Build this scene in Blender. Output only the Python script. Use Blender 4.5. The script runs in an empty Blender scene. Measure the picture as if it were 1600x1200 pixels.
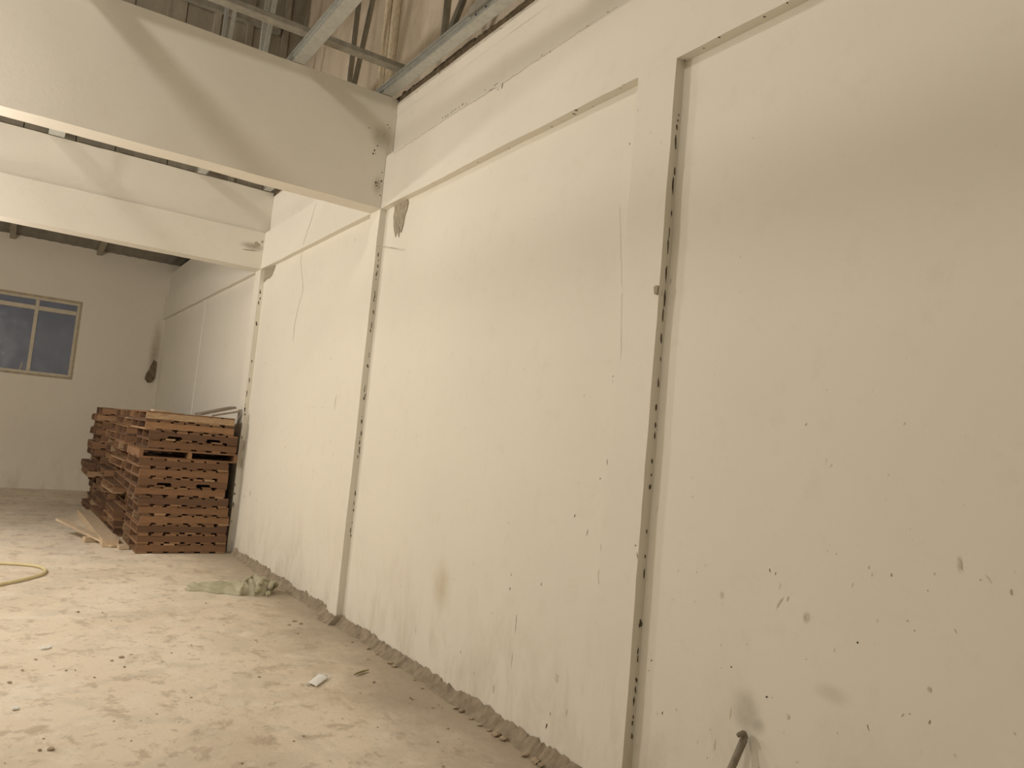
import bpy, bmesh, math, random
from mathutils import Vector, Matrix, noise
import numpy as np

random.seed(7)
scene = bpy.context.scene
COL = scene.collection
PI = math.pi

# ------------------------------------------------------------------ camera
CAM = Vector((-2.4601, 0.0, 1.55))
YAW, PITCH, ROLL, FPX = 0.5832, 0.0838, 0.0928, 1195.1
_fw = Vector((math.sin(YAW)*math.cos(PITCH), math.cos(YAW)*math.cos(PITCH), math.sin(PITCH)))
_rt0 = Vector((math.cos(YAW), -math.sin(YAW), 0))
_up0 = _rt0.cross(_fw)
_rt = math.cos(ROLL)*_rt0 + math.sin(ROLL)*_up0
_up = -math.sin(ROLL)*_rt0 + math.cos(ROLL)*_up0
cd = bpy.data.cameras.new('camera')
cd.sensor_fit = 'HORIZONTAL'; cd.sensor_width = 36.0
cd.lens = 36.0*FPX/1600.0
cd.clip_start = 0.05; cd.clip_end = 200
cam = bpy.data.objects.new('camera', cd); COL.objects.link(cam)
m = Matrix.Identity(4)
for i in range(3):
    m[i][0] = _rt[i]; m[i][1] = _up[i]; m[i][2] = -_fw[i]; m[i][3] = CAM[i]
cam.matrix_world = m
scene.camera = cam

def ray(px, py):
    return _fw + _rt*((px-800)/FPX) - _up*((py-600)/FPX)
def on(px, py, axis, v):
    """the point where the sight line of a photo pixel meets the plane axis = v"""
    d = ray(px, py); t = (v-CAM[axis])/d[axis]
    return CAM + d*t

# ------------------------------------------------------------------ world, exposure, lamps
world = bpy.data.worlds.new('dusk'); scene.world = world; world.use_nodes = True
bg = world.node_tree.nodes['Background']
bg.inputs['Color'].default_value = (0.42, 0.41, 0.44, 1); bg.inputs['Strength'].default_value = 0.13
vs = scene.view_settings
vs.view_transform = 'Standard'; vs.look = 'None'; vs.gamma = 1.0; vs.use_curve_mapping = False
vs.exposure = 0.0
LAMPS = [((-4.05, 5.80, 2.95), 180, 0.12), ((-4.3, 9.48, 3.0), 235, 0.12), ((-4.8, 2.2, 6.4), 215, 0.24)]
LAMP_COLOR = (1.0, 0.92, 0.835)
lamp_objs = []
for (p, w, rad_) in LAMPS:
    ld = bpy.data.lights.new('lamp_light', 'POINT'); ld.energy = w; ld.color = LAMP_COLOR
    ld.shadow_soft_size = rad_
    lo = bpy.data.objects.new('lamp_light', ld); COL.objects.link(lo); lo.location = p
    lamp_objs.append(lo)

# ------------------------------------------------------------------ measures of the place
E_ = 0.058          # depth of the recessed wall panels behind pilaster faces (x = 0)
ZL = 3.472          # underside of ring beam and cross beams
ZU = 3.930          # top of the ring beam
ZT = 4.452          # top of the cross beams
YA0, YA1 = 2.57, 2.83
YB0, YB1 = 6.00, 6.21
YC0, YC1 = 9.607, 9.86
YD0, YD1 = 12.95, 13.15
YW = 16.61          # window wall
XL = -8.0; YF = -4.0

# ------------------------------------------------------------------ helpers
def link(name, me, mat=None, parent=None):
    o = bpy.data.objects.new(name, me); COL.objects.link(o)
    if mat is not None and len(me.materials) == 0: me.materials.append(mat)
    if parent is not None: o.parent = parent
    return o
def from_bm(name, bm, mat, parent=None, smooth=False):
    me = bpy.data.meshes.new(name); bm.normal_update(); bm.to_mesh(me); bm.free()
    if smooth:
        for p in me.polygons: p.use_smooth = True
    return link(name, me, mat, parent)
def empty(name, loc=(0, 0, 0), rz=0):
    o = bpy.data.objects.new(name, None); COL.objects.link(o)
    o.location = loc; o.rotation_euler = (0, 0, rz); o.empty_display_size = 0.1
    return o
def tag(o, label=None, cat=None, group=None, kind=None):
    if label: o['label'] = label
    if cat: o['category'] = cat
    if group: o['group'] = group
    if kind: o['kind'] = kind
    return o
def add_box(bm, a, b, mtx=None):
    r = bmesh.ops.create_cube(bm, size=1.0)
    s = [b[i]-a[i] for i in range(3)]; c = [(a[i]+b[i])/2 for i in range(3)]
    for v in r['verts']:
        v.co = Vector((v.co.x*s[0]+c[0], v.co.y*s[1]+c[1], v.co.z*s[2]+c[2]))
        if mtx is not None: v.co = mtx @ v.co
    return r['verts']
def bevel(bm, w, seg=1):
    bmesh.ops.bevel(bm, geom=list(bm.edges), offset=w, segments=seg, affect='EDGES', profile=0.5)
def box_obj(name, a, b, mat, parent=None, bev=0.0):
    bm = bmesh.new(); add_box(bm, a, b)
    if bev: bevel(bm, bev, 1)
    return from_bm(name, bm, mat, parent)
def plaster_box(name, a, b, mat, parent=None, step=0.12, amp=0.004, skip=()):
    """a box with a wavy hand-plastered surface: every face subdivided, corners rounded, noise on it"""
    bm = bmesh.new()
    n = [max(1, int(round((b[i]-a[i])/step))) for i in range(3)]
    idx = {}
    def V(i, j, k):
        key = (i, j, k)
        if key not in idx:
            p = Vector((a[0]+(b[0]-a[0])*i/n[0], a[1]+(b[1]-a[1])*j/n[1], a[2]+(b[2]-a[2])*k/n[2]))
            q = noise.noise_vector(p*2.3)*amp + noise.noise_vector(p*9.0)*amp*0.45
            if 'x' in skip: q.x = 0
            if 'y' in skip: q.y = 0
            if 'z' in skip: q.z = 0
            idx[key] = bm.verts.new(p+q)
        return idx[key]
    for (ax, u, w) in ((0, 1, 2), (1, 2, 0), (2, 0, 1)):
        for s in (0, n[ax]):
            for i in range(n[u]):
                for j in range(n[w]):
                    def K(ii, jj):
                        t = [0, 0, 0]; t[ax] = s; t[u] = ii; t[w] = jj; return V(*t)
                    f = [K(i, j), K(i+1, j), K(i+1, j+1), K(i, j+1)]
                    if s == 0: f.reverse()
                    bm.faces.new(f)
    o = from_bm(name, bm, mat, parent, True); o.data.set_sharp_from_angle(angle=0.7)
    return o
def add_tube(bm, pts, rad, seg=8, cap=True):
    pts = [Vector(p) for p in pts]; n = len(pts); rings = []
    rads = rad if isinstance(rad, (list, tuple)) else [rad]*n
    ref = Vector((0, 0, 1))
    for i, p in enumerate(pts):
        d = (pts[min(i+1, n-1)]-pts[max(i-1, 0)]).normalized()
        r0 = ref if abs(d.dot(ref)) < 0.95 else Vector((1, 0, 0))
        s = d.cross(r0).normalized(); u = s.cross(d)
        rings.append([bm.verts.new(p+(s*math.cos(2*PI*k/seg)+u*math.sin(2*PI*k/seg))*rads[i]) for k in range(seg)])
    for i in range(n-1):
        for k in range(seg):
            bm.faces.new((rings[i][k], rings[i][(k+1) % seg], rings[i+1][(k+1) % seg], rings[i+1][k]))
    if cap:
        bm.faces.new(list(reversed(rings[0]))); bm.faces.new(rings[-1])
    return rings
def catmull(pts, k=8, closed=False):
    pts = [Vector(p) for p in pts]; out = []; n = len(pts)
    for i in range(n-1):
        p0 = pts[max(i-1, 0)]; p1 = pts[i]; p2 = pts[i+1]; p3 = pts[min(i+2, n-1)]
        for j in range(k):
            t = j/k
            out.append(0.5*((2*p1)+(p2-p0)*t+(2*p0-5*p1+4*p2-p3)*t*t+(3*p1-p0-3*p2+p3)*t**3))
    out.append(pts[-1]); return out

# ------------------------------------------------------------------ materials
class NT:
    def __init__(s, name):
        s.m = bpy.data.materials.new(name); s.m.use_nodes = True
        s.t = s.m.node_tree; s.n = s.t.nodes; s.b = s.n['Principled BSDF']
        s.co = s.n.new('ShaderNodeTexCoord')
    def N(s, ty, **kw):
        x = s.n.new(ty)
        for k, v in kw.items(): setattr(x, k, v)
        return x
    def L(s, a, b): s.t.links.new(a, b)
    def noise(s, scale, detail=4, rough=0.55, dist=0.0, vec=None):
        x = s.N('ShaderNodeTexNoise'); x.inputs['Scale'].default_value = scale
        x.inputs['Detail'].default_value = detail; x.inputs['Roughness'].default_value = rough
        x.inputs['Distortion'].default_value = dist
        s.L(vec if vec is not None else s.co.outputs['Object'], x.inputs['Vector']); return x.outputs['Fac']
    def ramp(s, fac, stops):
        x = s.N('ShaderNodeValToRGB'); cr = x.color_ramp
        while len(cr.elements) < len(stops): cr.elements.new(0.5)
        for e, (p, c) in zip(cr.elements, stops):
            e.position = p; e.color = (c[0], c[1], c[2], 1) if not isinstance(c, (int, float)) else (c, c, c, 1)
        s.L(fac, x.inputs['Fac']); return x.outputs['Color']
    def mix(s, fac, a, b, mode='MIX'):
        x = s.N('ShaderNodeMix', data_type='RGBA', blend_type=mode)
        for val, sock in ((fac, x.inputs[0]), (a, x.inputs[6]), (b, x.inputs[7])):
            if hasattr(val, 'is_linked') or hasattr(val, 'links'): s.L(val, sock)
            elif isinstance(val, (int, float)): sock.default_value = val
            else: sock.default_value = (val[0], val[1], val[2], 1)
        return x.outputs[2]
    def bump(s, h, strength=0.2, dist=0.01):
        x = s.N('ShaderNodeBump'); x.inputs['Strength'].default_value = strength; x.inputs['Distance'].default_value = dist
        s.L(h, x.inputs['Height']); s.L(x.outputs['Normal'], s.b.inputs['Normal'])
    def color(s, c):
        if hasattr(c, 'links'): s.L(c, s.b.inputs['Base Color'])
        else: s.b.inputs['Base Color'].default_value = (*c, 1)
    def rough(s, r): s.b.inputs['Roughness'].default_value = r
    def scaled(s, v):
        x = s.N('ShaderNodeMapping'); x.inputs['Scale'].default_value = v
        s.L(s.co.outputs['Object'], x.inputs['Vector']); return x.outputs['Vector']
    def blob(s, c, rad, soft=0.0):
        """1 at point c falling to 0 at radius rad (ellipsoid radii)"""
        x = s.N('ShaderNodeMapping', vector_type='TEXTURE')
        x.inputs['Location'].default_value = c; x.inputs['Scale'].default_value = rad
        s.L(s.co.outputs['Object'], x.inputs['Vector'])
        l = s.N('ShaderNodeVectorMath', operation='LENGTH'); s.L(x.outputs['Vector'], l.inputs[0])
        r = s.N('ShaderNodeMapRange', interpolation_type='SMOOTHERSTEP'); s.L(l.outputs['Value'], r.inputs['Value'])
        r.inputs['From Min'].default_value = soft; r.inputs['From Max'].default_value = 1
        r.inputs['To Min'].default_value = 1; r.inputs['To Max'].default_value = 0
        return r.outputs['Result']
    def mul(s, a, b):
        x = s.N('ShaderNodeMath', operation='MULTIPLY')
        for v, k in ((a, 0), (b, 1)):
            if isinstance(v, (int, float)): x.inputs[k].default_value = v
            else: s.L(v, x.inputs[k])
        return x.outputs[0]

def mat_plaster(name, base=(0.80, 0.765, 0.675), stains=(), low_dirt=True):
    t = NT(name)
    c = t.ramp(t.noise(0.9, 3, 0.5), [(0.3, [x*0.965 for x in base]), (0.7, base)])
    c = t.mix(t.mul(t.ramp(t.noise(7, 6, 0.65), [(0.55, 0.0), (0.8, 1.0)]), 0.16), c, (0.55, 0.47, 0.35))
    fine = t.ramp(t.noise(42, 3, 0.6), [(0.70, 0.0), (0.78, 1.0)])
    c = t.mix(t.mul(fine, 0.22), c, (0.35, 0.29, 0.2))
    if low_dirt:     # splashes and scuffs of the lower wall
        sx = t.N('ShaderNodeSeparateXYZ'); t.L(t.co.outputs['Object'], sx.inputs[0])
        r = t.N('ShaderNodeMapRange', interpolation_type='SMOOTHSTEP'); t.L(sx.outputs['Z'], r.inputs['Value'])
        r.inputs['From Min'].default_value = 0.0; r.inputs['From Max'].default_value = 1.0
        r.inputs['To Min'].default_value = 1; r.inputs['To Max'].default_value = 0
        d = t.mul(r.outputs['Result'], t.ramp(t.noise(3.2, 7, 0.7, 0.4, t.scaled((1, 1, 0.45))), [(0.47, 0.0), (0.72, 1.0)]))
        c = t.mix(t.mul(d, 0.5), c, (0.46, 0.385, 0.28))
    for (p, rad, col, k) in stains:
        f = t.mul(t.mul(t.blob(p, rad), t.ramp(t.noise(9, 5, 0.6), [(0.25, 0.45), (0.6, 1.0)])), k)
        c = t.mix(f, c, col)
    t.color(c); t.rough(0.78)
    t.b.inputs['Specular IOR Level'].default_value = 0.25
    t.bump(t.noise(26, 5, 0.6), 0.12, 0.006)
    return t.m
def P(px, py, x): 
    q = on(px, py, 0, x); return (q.x, q.y, q.z)
wall_stains = [
    (P(690, 915, E_), (0.3, 0.17, 0.24), (0.50, 0.42, 0.27), 0.55),
    (P(1165, 1110, E_), (0.3, 0.10, 0.12), (0.33, 0.30, 0.25), 0.62),
    (P(1185, 1135, E_), (0.3, 0.05, 0.05), (0.33, 0.30, 0.25), 0.5),
    (P(1300, 1085, E_), (0.3, 0.10, 0.05), (0.45, 0.40, 0.32), 0.45),
    (P(1260, 965, E_), (0.3, 0.022, 0.03), (0.35, 0.30, 0.23), 0.75),
    (P(1453, 1077, E_), (0.3, 0.013, 0.013), (0.30, 0.26, 0.2), 0.8),
    (P(1500, 882, E_), (0.3, 0.014, 0.04), (0.35, 0.30, 0.23), 0.7),
    (P(1128, 930, E_), (0.3, 0.02, 0.025), (0.35, 0.30, 0.23), 0.5),
    (P(600, 200, E_), (0.3, 0.10, 0.16), (0.35, 0.30, 0.22), 0.4),
    (P(383, 770, 0.0), (0.3, 0.05, 0.06), (0.4, 0.33, 0.24), 0.6),
]
M_WALL = mat_plaster('cream_plaster', stains=wall_stains)
bz = on(596, 215, 1, YB0); bz2 = on(590, 290, 1, YB0)
M_BEAM = mat_plaster('cream_beam_plaster', low_dirt=False, stains=[
    ((bz.x, YB0, bz.z), (0.14, 0.3, 0.16), (0.30, 0.25, 0.18), 0.6),
    ((bz2.x, YB0, bz2.z), (0.07, 0.3, 0.14), (0.30, 0.25, 0.18), 0.5),
    (tuple(on(395, 385, 1, YC0)), (0.22, 0.3, 0.07), (0.25, 0.21, 0.15), 0.75)])
hw = on(236, 560, 1, YW)
M_BACK = mat_plaster('window_wall_plaster', base=(0.76, 0.71, 0.61), stains=[
    ((hw.x+0.06, YW, 2.75), (0.16, 0.3, 0.95), (0.32, 0.26, 0.18), 0.75)])

def mat_simple(name, c, rough=0.6, metal=0.0, var=0.12, scale=8, bump=0.0, bscale=30):
    t = NT(name)
    t.color(t.ramp(t.noise(scale, 5, 0.6), [(0.3, [x*(1-var) for x in c]), (0.7, [min(1, x*(1+var)) for x in c])]))
    t.rough(rough); t.b.inputs['Metallic'].default_value = metal
    if bump: t.bump(t.noise(bscale, 5, 0.6), bump, 0.01)
    return t.m
M_DIRT = mat_simple('dark_grime', (0.10, 0.083, 0.06), 0.9, var=0.35, scale=60)
M_SCUFF = mat_simple('grey_scuff', (0.42, 0.365, 0.28), 0.9, var=0.25, scale=40)
M_SCUFF2 = mat_simple('faint_scuff', (0.64, 0.585, 0.475), 0.9, var=0.15, scale=40)
M_MORTAR = mat_simple('raw_mortar', (0.36, 0.315, 0.235), 0.95, var=0.22, scale=22, bump=0.5, bscale=70)
M_FILLET = mat_simple('earthy_fillet', (0.31, 0.255, 0.185), 0.95, var=0.28, scale=13, bump=0.6, bscale=35)
M_BLOCK = mat_simple('raw_block', (0.26, 0.235, 0.19), 0.95, var=0.3, scale=14, bump=0.6, bscale=50)
M_JOINT = mat_simple('dark_rough_mortar', (0.17, 0.13, 0.08), 0.95, var=0.45, scale=18, bump=0.8, bscale=40)
M_STEEL = mat_simple('galvanised_steel', (0.54, 0.55, 0.52), 0.36, metal=0.6, var=0.12, scale=25)
M_WEB = mat_simple('bronzed_web_steel', (0.30, 0.285, 0.235), 0.4, metal=0.8, var=0.15, scale=12)
M_STEEL_D = mat_simple('dull_steel', (0.32, 0.30, 0.25), 0.6, metal=0.4, var=0.2, scale=15)
M_FRAME = mat_simple('pale_window_paint', (0.56, 0.50, 0.38), 0.5, var=0.1, scale=12)
M_REVEAL = mat_simple('brown_reveal', (0.42, 0.35, 0.24), 0.7, var=0.2, scale=12)
M_RAFTER = mat_simple('dull_rafter', (0.34, 0.31, 0.24), 0.7, var=0.15, scale=6)
M_HOSE = mat_simple('cream_hose', (0.72, 0.62, 0.36), 0.45, var=0.08, scale=10)
M_MASK = mat_simple('white_cloth', (0.86, 0.86, 0.83), 0.8, var=0.03, scale=60)
M_PIPE = mat_simple('grey_brown_pipe', (0.24, 0.205, 0.15), 0.55, var=0.25, scale=30)
M_GREYWOOD = mat_simple('weathered_grey_wood', (0.27, 0.225, 0.17), 0.85, var=0.2, scale=16)
M_PLANK = mat_simple('pale_plank', (0.60, 0.475, 0.33), 0.8, var=0.15, scale=14)
M_DARK = mat_simple('dark_housing', (0.08, 0.08, 0.08), 0.5)
M_LEAF = mat_simple('dry_leaf', (0.42, 0.36, 0.17), 0.8, var=0.2, scale=30)
M_CRUMB = mat_simple('crumb', (0.42, 0.335, 0.24), 0.95, var=0.3, scale=20)
M_CHIP = mat_simple('white_chip', (0.9, 0.9, 0.88), 0.6, var=0.03)

def mat_floor():
    t = NT('dusty_concrete')
    big = t.noise(0.55, 5, 0.6, 0.6)
    c = t.ramp(big, [(0.30, (0.64, 0.54, 0.42)), (0.5, (0.80, 0.695, 0.555)), (0.72, (0.85, 0.76, 0.63))])
    c = t.mix(t.mul(t.ramp(t.noise(1.7, 7, 0.68, 0.4), [(0.50, 0.0), (0.58, 1.0)]), 0.45), c, (0.62, 0.56, 0.46))
    c = t.mix(t.mul(t.ramp(t.noise(4.5, 8, 0.72, 0.2, t.scaled((1.3, 1.0, 1))), [(0.53, 0.0), (0.62, 1.0)]), 0.55), c, (0.42, 0.33, 0.235))
    c = t.mix(t.mul(t.ramp(t.noise(2.6, 8, 0.72, 0.3), [(0.54, 0.0), (0.63, 1.0)]), 0.6), c, (0.86, 0.79, 0.67))
    c = t.mix(t.mul(t.ramp(t.noise(11, 8, 0.75, 0.3), [(0.58, 0.0), (0.64, 1.0)]), 0.5), c, (0.40, 0.32, 0.235))
    c = t.mix(t.mul(t.ramp(t.noise(8, 6, 0.7, 0.3), [(0.60, 0.0), (0.66, 1.0)]), 0.5), c, (0.82, 0.75, 0.62))
    c = t.mix(t.mul(t.ramp(t.noise(32, 4, 0.7), [(0.64, 0.0), (0.72, 1.0)]), 0.5), c, (0.24, 0.18, 0.12))
    # earthy strip along the right wall
    sx = t.N('ShaderNodeSeparateXYZ'); t.L(t.co.outputs['Object'], sx.inputs[0])
    ad = t.N('ShaderNodeMath', operation='MULTIPLY_ADD'); t.L(t.noise(1.6, 6, 0.7), ad.inputs[0])
    ad.inputs[1].default_value = 1.1; t.L(sx.outputs['X'], ad.inputs[2])
    r = t.N('ShaderNodeMapRange', interpolation_type='SMOOTHSTEP'); t.L(ad.outputs[0], r.inputs['Value'])
    r.inputs['From Min'].default_value = -0.30; r.inputs['From Max'].default_value = 0.50
    c = t.mix(t.mul(r.outputs['Result'], 0.8), c, (0.40, 0.335, 0.25))
    t.color(c); t.rough(0.85); t.b.inputs['Specular IOR Level'].default_value = 0.2
    t.bump(t.noise(9, 8, 0.7), 0.35, 0.03)
    return t.m
M_FLOOR = mat_floor()

def mat_wood():
    t = NT('pallet_wood')
    oi = t.N('ShaderNodeObjectInfo')
    base = t.ramp(oi.outputs['Random'], [(0.0, (0.115, 0.062, 0.035)), (0.35, (0.19, 0.10, 0.053)), (0.7, (0.27, 0.148, 0.075)), (0.9, (0.35, 0.20, 0.10)), (1.0, (0.50, 0.36, 0.22))])
    g = t.noise(12, 6, 0.7, 0.3, t.scaled((1, 1, 4)))
    c = t.mix(t.ramp(g, [(0.35, 0.0), (0.75, 0.55)]), base, (0.15, 0.085, 0.045))
    t.color(c); t.rough(0.8); t.bump(t.noise(40, 4, 0.6), 0.3, 0.005)
    return t.m
M_WOOD = mat_wood()

def mat_board(name, a, b, k, sc=(1, 1, 1)):
    t = NT(name)
    c = t.ramp(t.noise(1.4, 5, 0.6, 0.6), [(0.3, a), (0.7, b)])
    v = t.scaled(sc)
    c = t.mix(t.mul(t.ramp(t.noise(4.5, 5, 0.65, 1.0, v), [(0.45, 0.0), (0.75, 1.0)]), 0.55), c, k)
    c = t.mix(t.mul(t.ramp(t.noise(6.0, 4, 0.65, 1.4, v), [(0.58, 0.0), (0.75, 1.0)]), 0.4), c, [min(1, x*1.45) for x in b])
    t.color(c); t.rough(0.9); t.bump(t.noise(14, 5, 0.6), 0.3, 0.02)
    return t.m
M_BOARD = mat_board('stained_board', (0.47, 0.395, 0.30), (0.56, 0.475, 0.365), (0.36, 0.295, 0.215), (1, 1.0, 0.45))
M_BOARD_D = mat_board('grey_board', (0.25, 0.225, 0.175), (0.33, 0.295, 0.23), (0.15, 0.13, 0.10), (1.4, 1, 0.3))
M_BATTEN = mat_simple('pale_batten', (0.66, 0.56, 0.40), 0.85, var=0.2, scale=20)
M_ROOF = mat_simple('dull_roof_sheet', (0.23, 0.215, 0.18), 0.55, metal=0.2, var=0.2, scale=4)

def mat_sack():
    t = NT('woven_sack')
    c = t.ramp(t.noise(5, 4, 0.6), [(0.35, (0.36, 0.345, 0.23)), (0.65, (0.52, 0.49, 0.355))])
    w = on(408, 927, 2, 0)
    f = t.mul(t.blob((w.x, w.y, 0.03), (0.17, 0.17, 0.2)), 0.85)
    c = t.mix(f, c, (0.40, 0.54, 0.52))
    t.color(c); t.rough(0.7); t.bump(t.noise(160, 2, 0.5), 0.15, 0.003)
    return t.m
M_SACK = mat_sack()
def mat_glass():
    t = NT('window_glass')
    t.b.inputs['Base Color'].default_value = (0.72, 0.76, 0.82, 1)
    t.b.inputs['Roughness'].default_value = 0.06; t.b.inputs['Transmission Weight'].default_value = 0.9
    t.b.inputs['IOR'].default_value = 1.45
    r = t.ramp(t.noise(5, 4, 0.6), [(0.35, 0.05), (0.7, 0.28)]); t.L(r, t.b.inputs['Roughness'])
    return t.m
M_GLASS = mat_glass()
def mat_emit(name, c, s):
    t = NT(name); t.color(c); t.b.inputs['Emission Color'].default_value = (*c, 1); t.b.inputs['Emission Strength'].default_value = s
    return t.m
M_BULB = mat_emit('bulb_glow', (1.0, 0.86, 0.66), 25)

# ------------------------------------------------------------------ floor
def make_floor():
    x0, x1, y0, y1 = XL, E_, YF, YW
    nx = int((x1-x0)/0.07); ny = int((y1-y0)/0.07)
    vs_, fs = [], []
    for j in range(ny+1):
        y = y0+(y1-y0)*j/ny
        for i in range(nx+1):
            x = x0+(x1-x0)*i/nx
            p = Vector((x, y, 0))
            z = -0.004 + noise.noise(p*1.1)*0.003 + noise.noise(p*5.0)*0.0022
            vs_.append((x, y, min(z, 0.0)))
    for j in range(ny):
        for i in range(nx):
            a = j*(nx+1)+i; fs.append((a, a+1, a+nx+2, a+nx+1))
    me = bpy.data.meshes.new('floor'); me.from_pydata(vs_, [], fs); me.update()
    for p in me.polygons: p.use_smooth = True
    o = link('floor', me, M_FLOOR)
    tag(o, 'dusty worn beige concrete floor with earthy patches', 'floor', kind='structure')
    return o
floor = make_floor()

# ------------------------------------------------------------------ right wall: panels, pilasters, ring beam, raw top
ZP = 4.425         # top of the plaster
wall_right = plaster_box('wall_right', (E_, YF, 0.0), (0.30, YW, ZP), M_WALL, None, 0.16, 0.0035, skip=('y',))
tag(wall_right, 'cream plastered side wall with pilasters and recessed panels', 'wall', kind='structure')
ring = plaster_box('ring_beam', (0.0, YF, ZL), (E_+0.004, YW, ZU), M_WALL, wall_right, 0.10, 0.0045, skip=('y',))
def fix_close(o): return o
for (a, b) in ((-1.2, -0.94), (YA0, YA1), (YB0, YB1), (YC0, YC1), (YD0, YD1)):
    plaster_box('pilaster', (0.0 if a < 12 else 0.047, a, 0.0), (E_+0.004, b, ZL), M_WALL, wall_right, 0.085, 0.005)

# ragged lip of plaster at the wall top
bm = bmesh.new()
ys = np.arange(0.2, YC0, 0.03); prev = None
for y in ys:
    z = ZP + 0.016*noise.noise(Vector((0, y*4, 3))) + 0.028*noise.noise(Vector((0, y*17, 9))) - 0.018
    d = 0.010 + 0.006*noise.noise(Vector((5, y*12, 0)))
    row = [bm.verts.new((E_-0.001, y, ZP-0.11)), bm.verts.new((E_-d*0.5, y, ZP-0.03)), bm.verts.new((E_-d*0.6, y, z-0.004)), bm.verts.new((E_+0.02, y, z))]
    if prev:
        for k in range(3): bm.faces.new((prev[k], prev[k+1], row[k+1], row[k]))
    prev = row
from_bm('plaster_lip', bm, M_WALL, wall_right, True)

# raw masonry on top of the wall: a bed of dark rough mortar and single blocks
bm = bmesh.new(); prev = None
for y in np.arange(0.0, YC0, 0.025):
    j = [noise.noise(Vector((k*3.1, y*14, 1)))*0.014 for k in range(4)]
    row = [bm.verts.new((E_+0.004+j[0], y, ZP-0.03)), bm.verts.new((E_+0.010+j[1], y, ZP+0.062+j[2])), bm.verts.new((0.115+j[1]*0.3, y, 4.53)), bm.verts.new((0.29, y, 4.53))]
    if prev:
        for k in range(3): bm.faces.new((prev[k], prev[k+1], row[k+1], row[k]))
    prev = row
from_bm('mortar_bed', bm, M_JOINT, wall_right)
y = 4.75; k = 0
while y < 5.95:
    ln = random.uniform(0.19, 0.30); y1 = min(y+ln, 5.98)
    bm = bmesh.new()
    add_box(bm, (E_+0.020+random.uniform(-0.008, 0.012), y+0.010, ZP+0.058+random.uniform(-0.01, 0.012)), (0.19, y1-0.010, 4.522+random.uniform(-0.01, 0.004)))
    bmesh.ops.subdivide_edges(bm, edges=list(bm.edges), cuts=2, use_grid_fill=True)
    for v in bm.verts: v.co += noise.noise_vector(v.co*16)*0.007
    from_bm('block', bm, M_BLOCK, wall_right); y = y1

# mortar fillet along the wall foot
def fillet(name, y0, y1, step=0.014):
    bm = bmesh.new(); prev = None
    for y in np.arange(y0, y1, step):
        hgt = 0.068 + 0.03*noise.noise(Vector((1, y*3.0, 0))) + 0.020*noise.noise(Vector((2, y*13.0, 0))) + 0.014*noise.noise(Vector((7, y*41.0, 0)))
        wid = 0.062 + 0.035*noise.noise(Vector((3, y*2.3, 0))) + 0.03*noise.noise(Vector((4, y*10.0, 0)))
        xw = E_ - 0.003
        for (a, b) in ((YA0, YA1), (YB0, YB1), (YC0, YC1), (-1.2, -0.94)):
            if a-0.012 <= y <= b+0.012: xw = -0.004
        row = []
        for t, zz in ((0, 1.0), (0.14, 0.90), (0.34, 0.58), (0.65, 0.25), (1.0, -0.08)):
            q = Vector((xw-t*max(wid, 0.02), y, hgt*zz))
            if 0 < t < 1: q += noise.noise_vector(Vector((q.x*26, y*26, 1)))*0.011
            row.append(bm.verts.new(q))
        if prev:
            for k in range(4): bm.faces.new((prev[k], row[k], row[k+1], prev[k+1]))
        prev = row
    return from_bm(name, bm, M_FILLET, None, False)
bb = fillet('baseboard_right', YF, 9.45)
tag(bb, 'rough earthy mortar fillet along the foot of the side wall', 'baseboard', kind='structure')

# the lining above the side wall: stained upright boards with battens, over the masonry
lin = box_obj('wall_lining', (0.27, YF, 4.50), (0.30, 9.9, 7.3), M_BOARD_D)
tag(lin, 'dirty brown board lining rising above the side wall', 'wall', kind='structure')
edges = [2.9, 4.4]
yb = on(612, 60, 0, 0.25).y
edges += [yb, 9.85]
edges = sorted(set(round(e, 3) for e in edges))
for a, b in zip(edges[:-1], edges[1:]):
    bm = bmesh.new(); add_box(bm, (0.255+random.uniform(-0.004, 0.004), a+0.006, 4.505), (0.27, b-0.006, 7.28))
    from_bm('board', bm, M_BOARD, lin)
for yy, w in ((yb, 0.30), ):
    box_obj('batten', (0.215, yy-w/2, 4.505), (0.25, yy-w/2+w*0.45, 7.28), M_BATTEN, lin, 0.004)
    box_obj('batten', (0.205, yy-w/2+w*0.5, 4.505), (0.25, yy+w/2, 7.28), M_BATTEN, lin, 0.004)

# ------------------------------------------------------------------ cross beams
def cross_beam(y0, y1, groove):
    bm = bmesh.new()
    o = plaster_box('concrete_beam', (XL, y0, ZL), (-0.001, y1, ZU if groove else ZT), M_BEAM, None, 0.11, 0.005, skip=('x',))
    if groove:
        plaster_box('upper_course', (XL, y0+0.035, ZU-0.002), (E_-0.002, y1-0.02, ZT+0.015), M_BEAM, o, 0.11, 0.006, skip=('x',))
    else:
        plaster_box('end_infill', (-0.001, y0+0.003, ZU+0.002), (E_-0.003, y1-0.003, ZT-0.005), M_BEAM, o, 0.06, 0.003)
    bm.free()
    return o
b1 = cross_beam(YB0, YB1, False)
tag(b1, 'deep cream concrete cross beam carrying the steel roof trusses', 'beam', kind='structure')
b2 = cross_beam(YC0, YC1, True)
tag(b2, 'cream concrete cross beam with a ledge line above the pallet stacks', 'beam', kind='structure')

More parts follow.
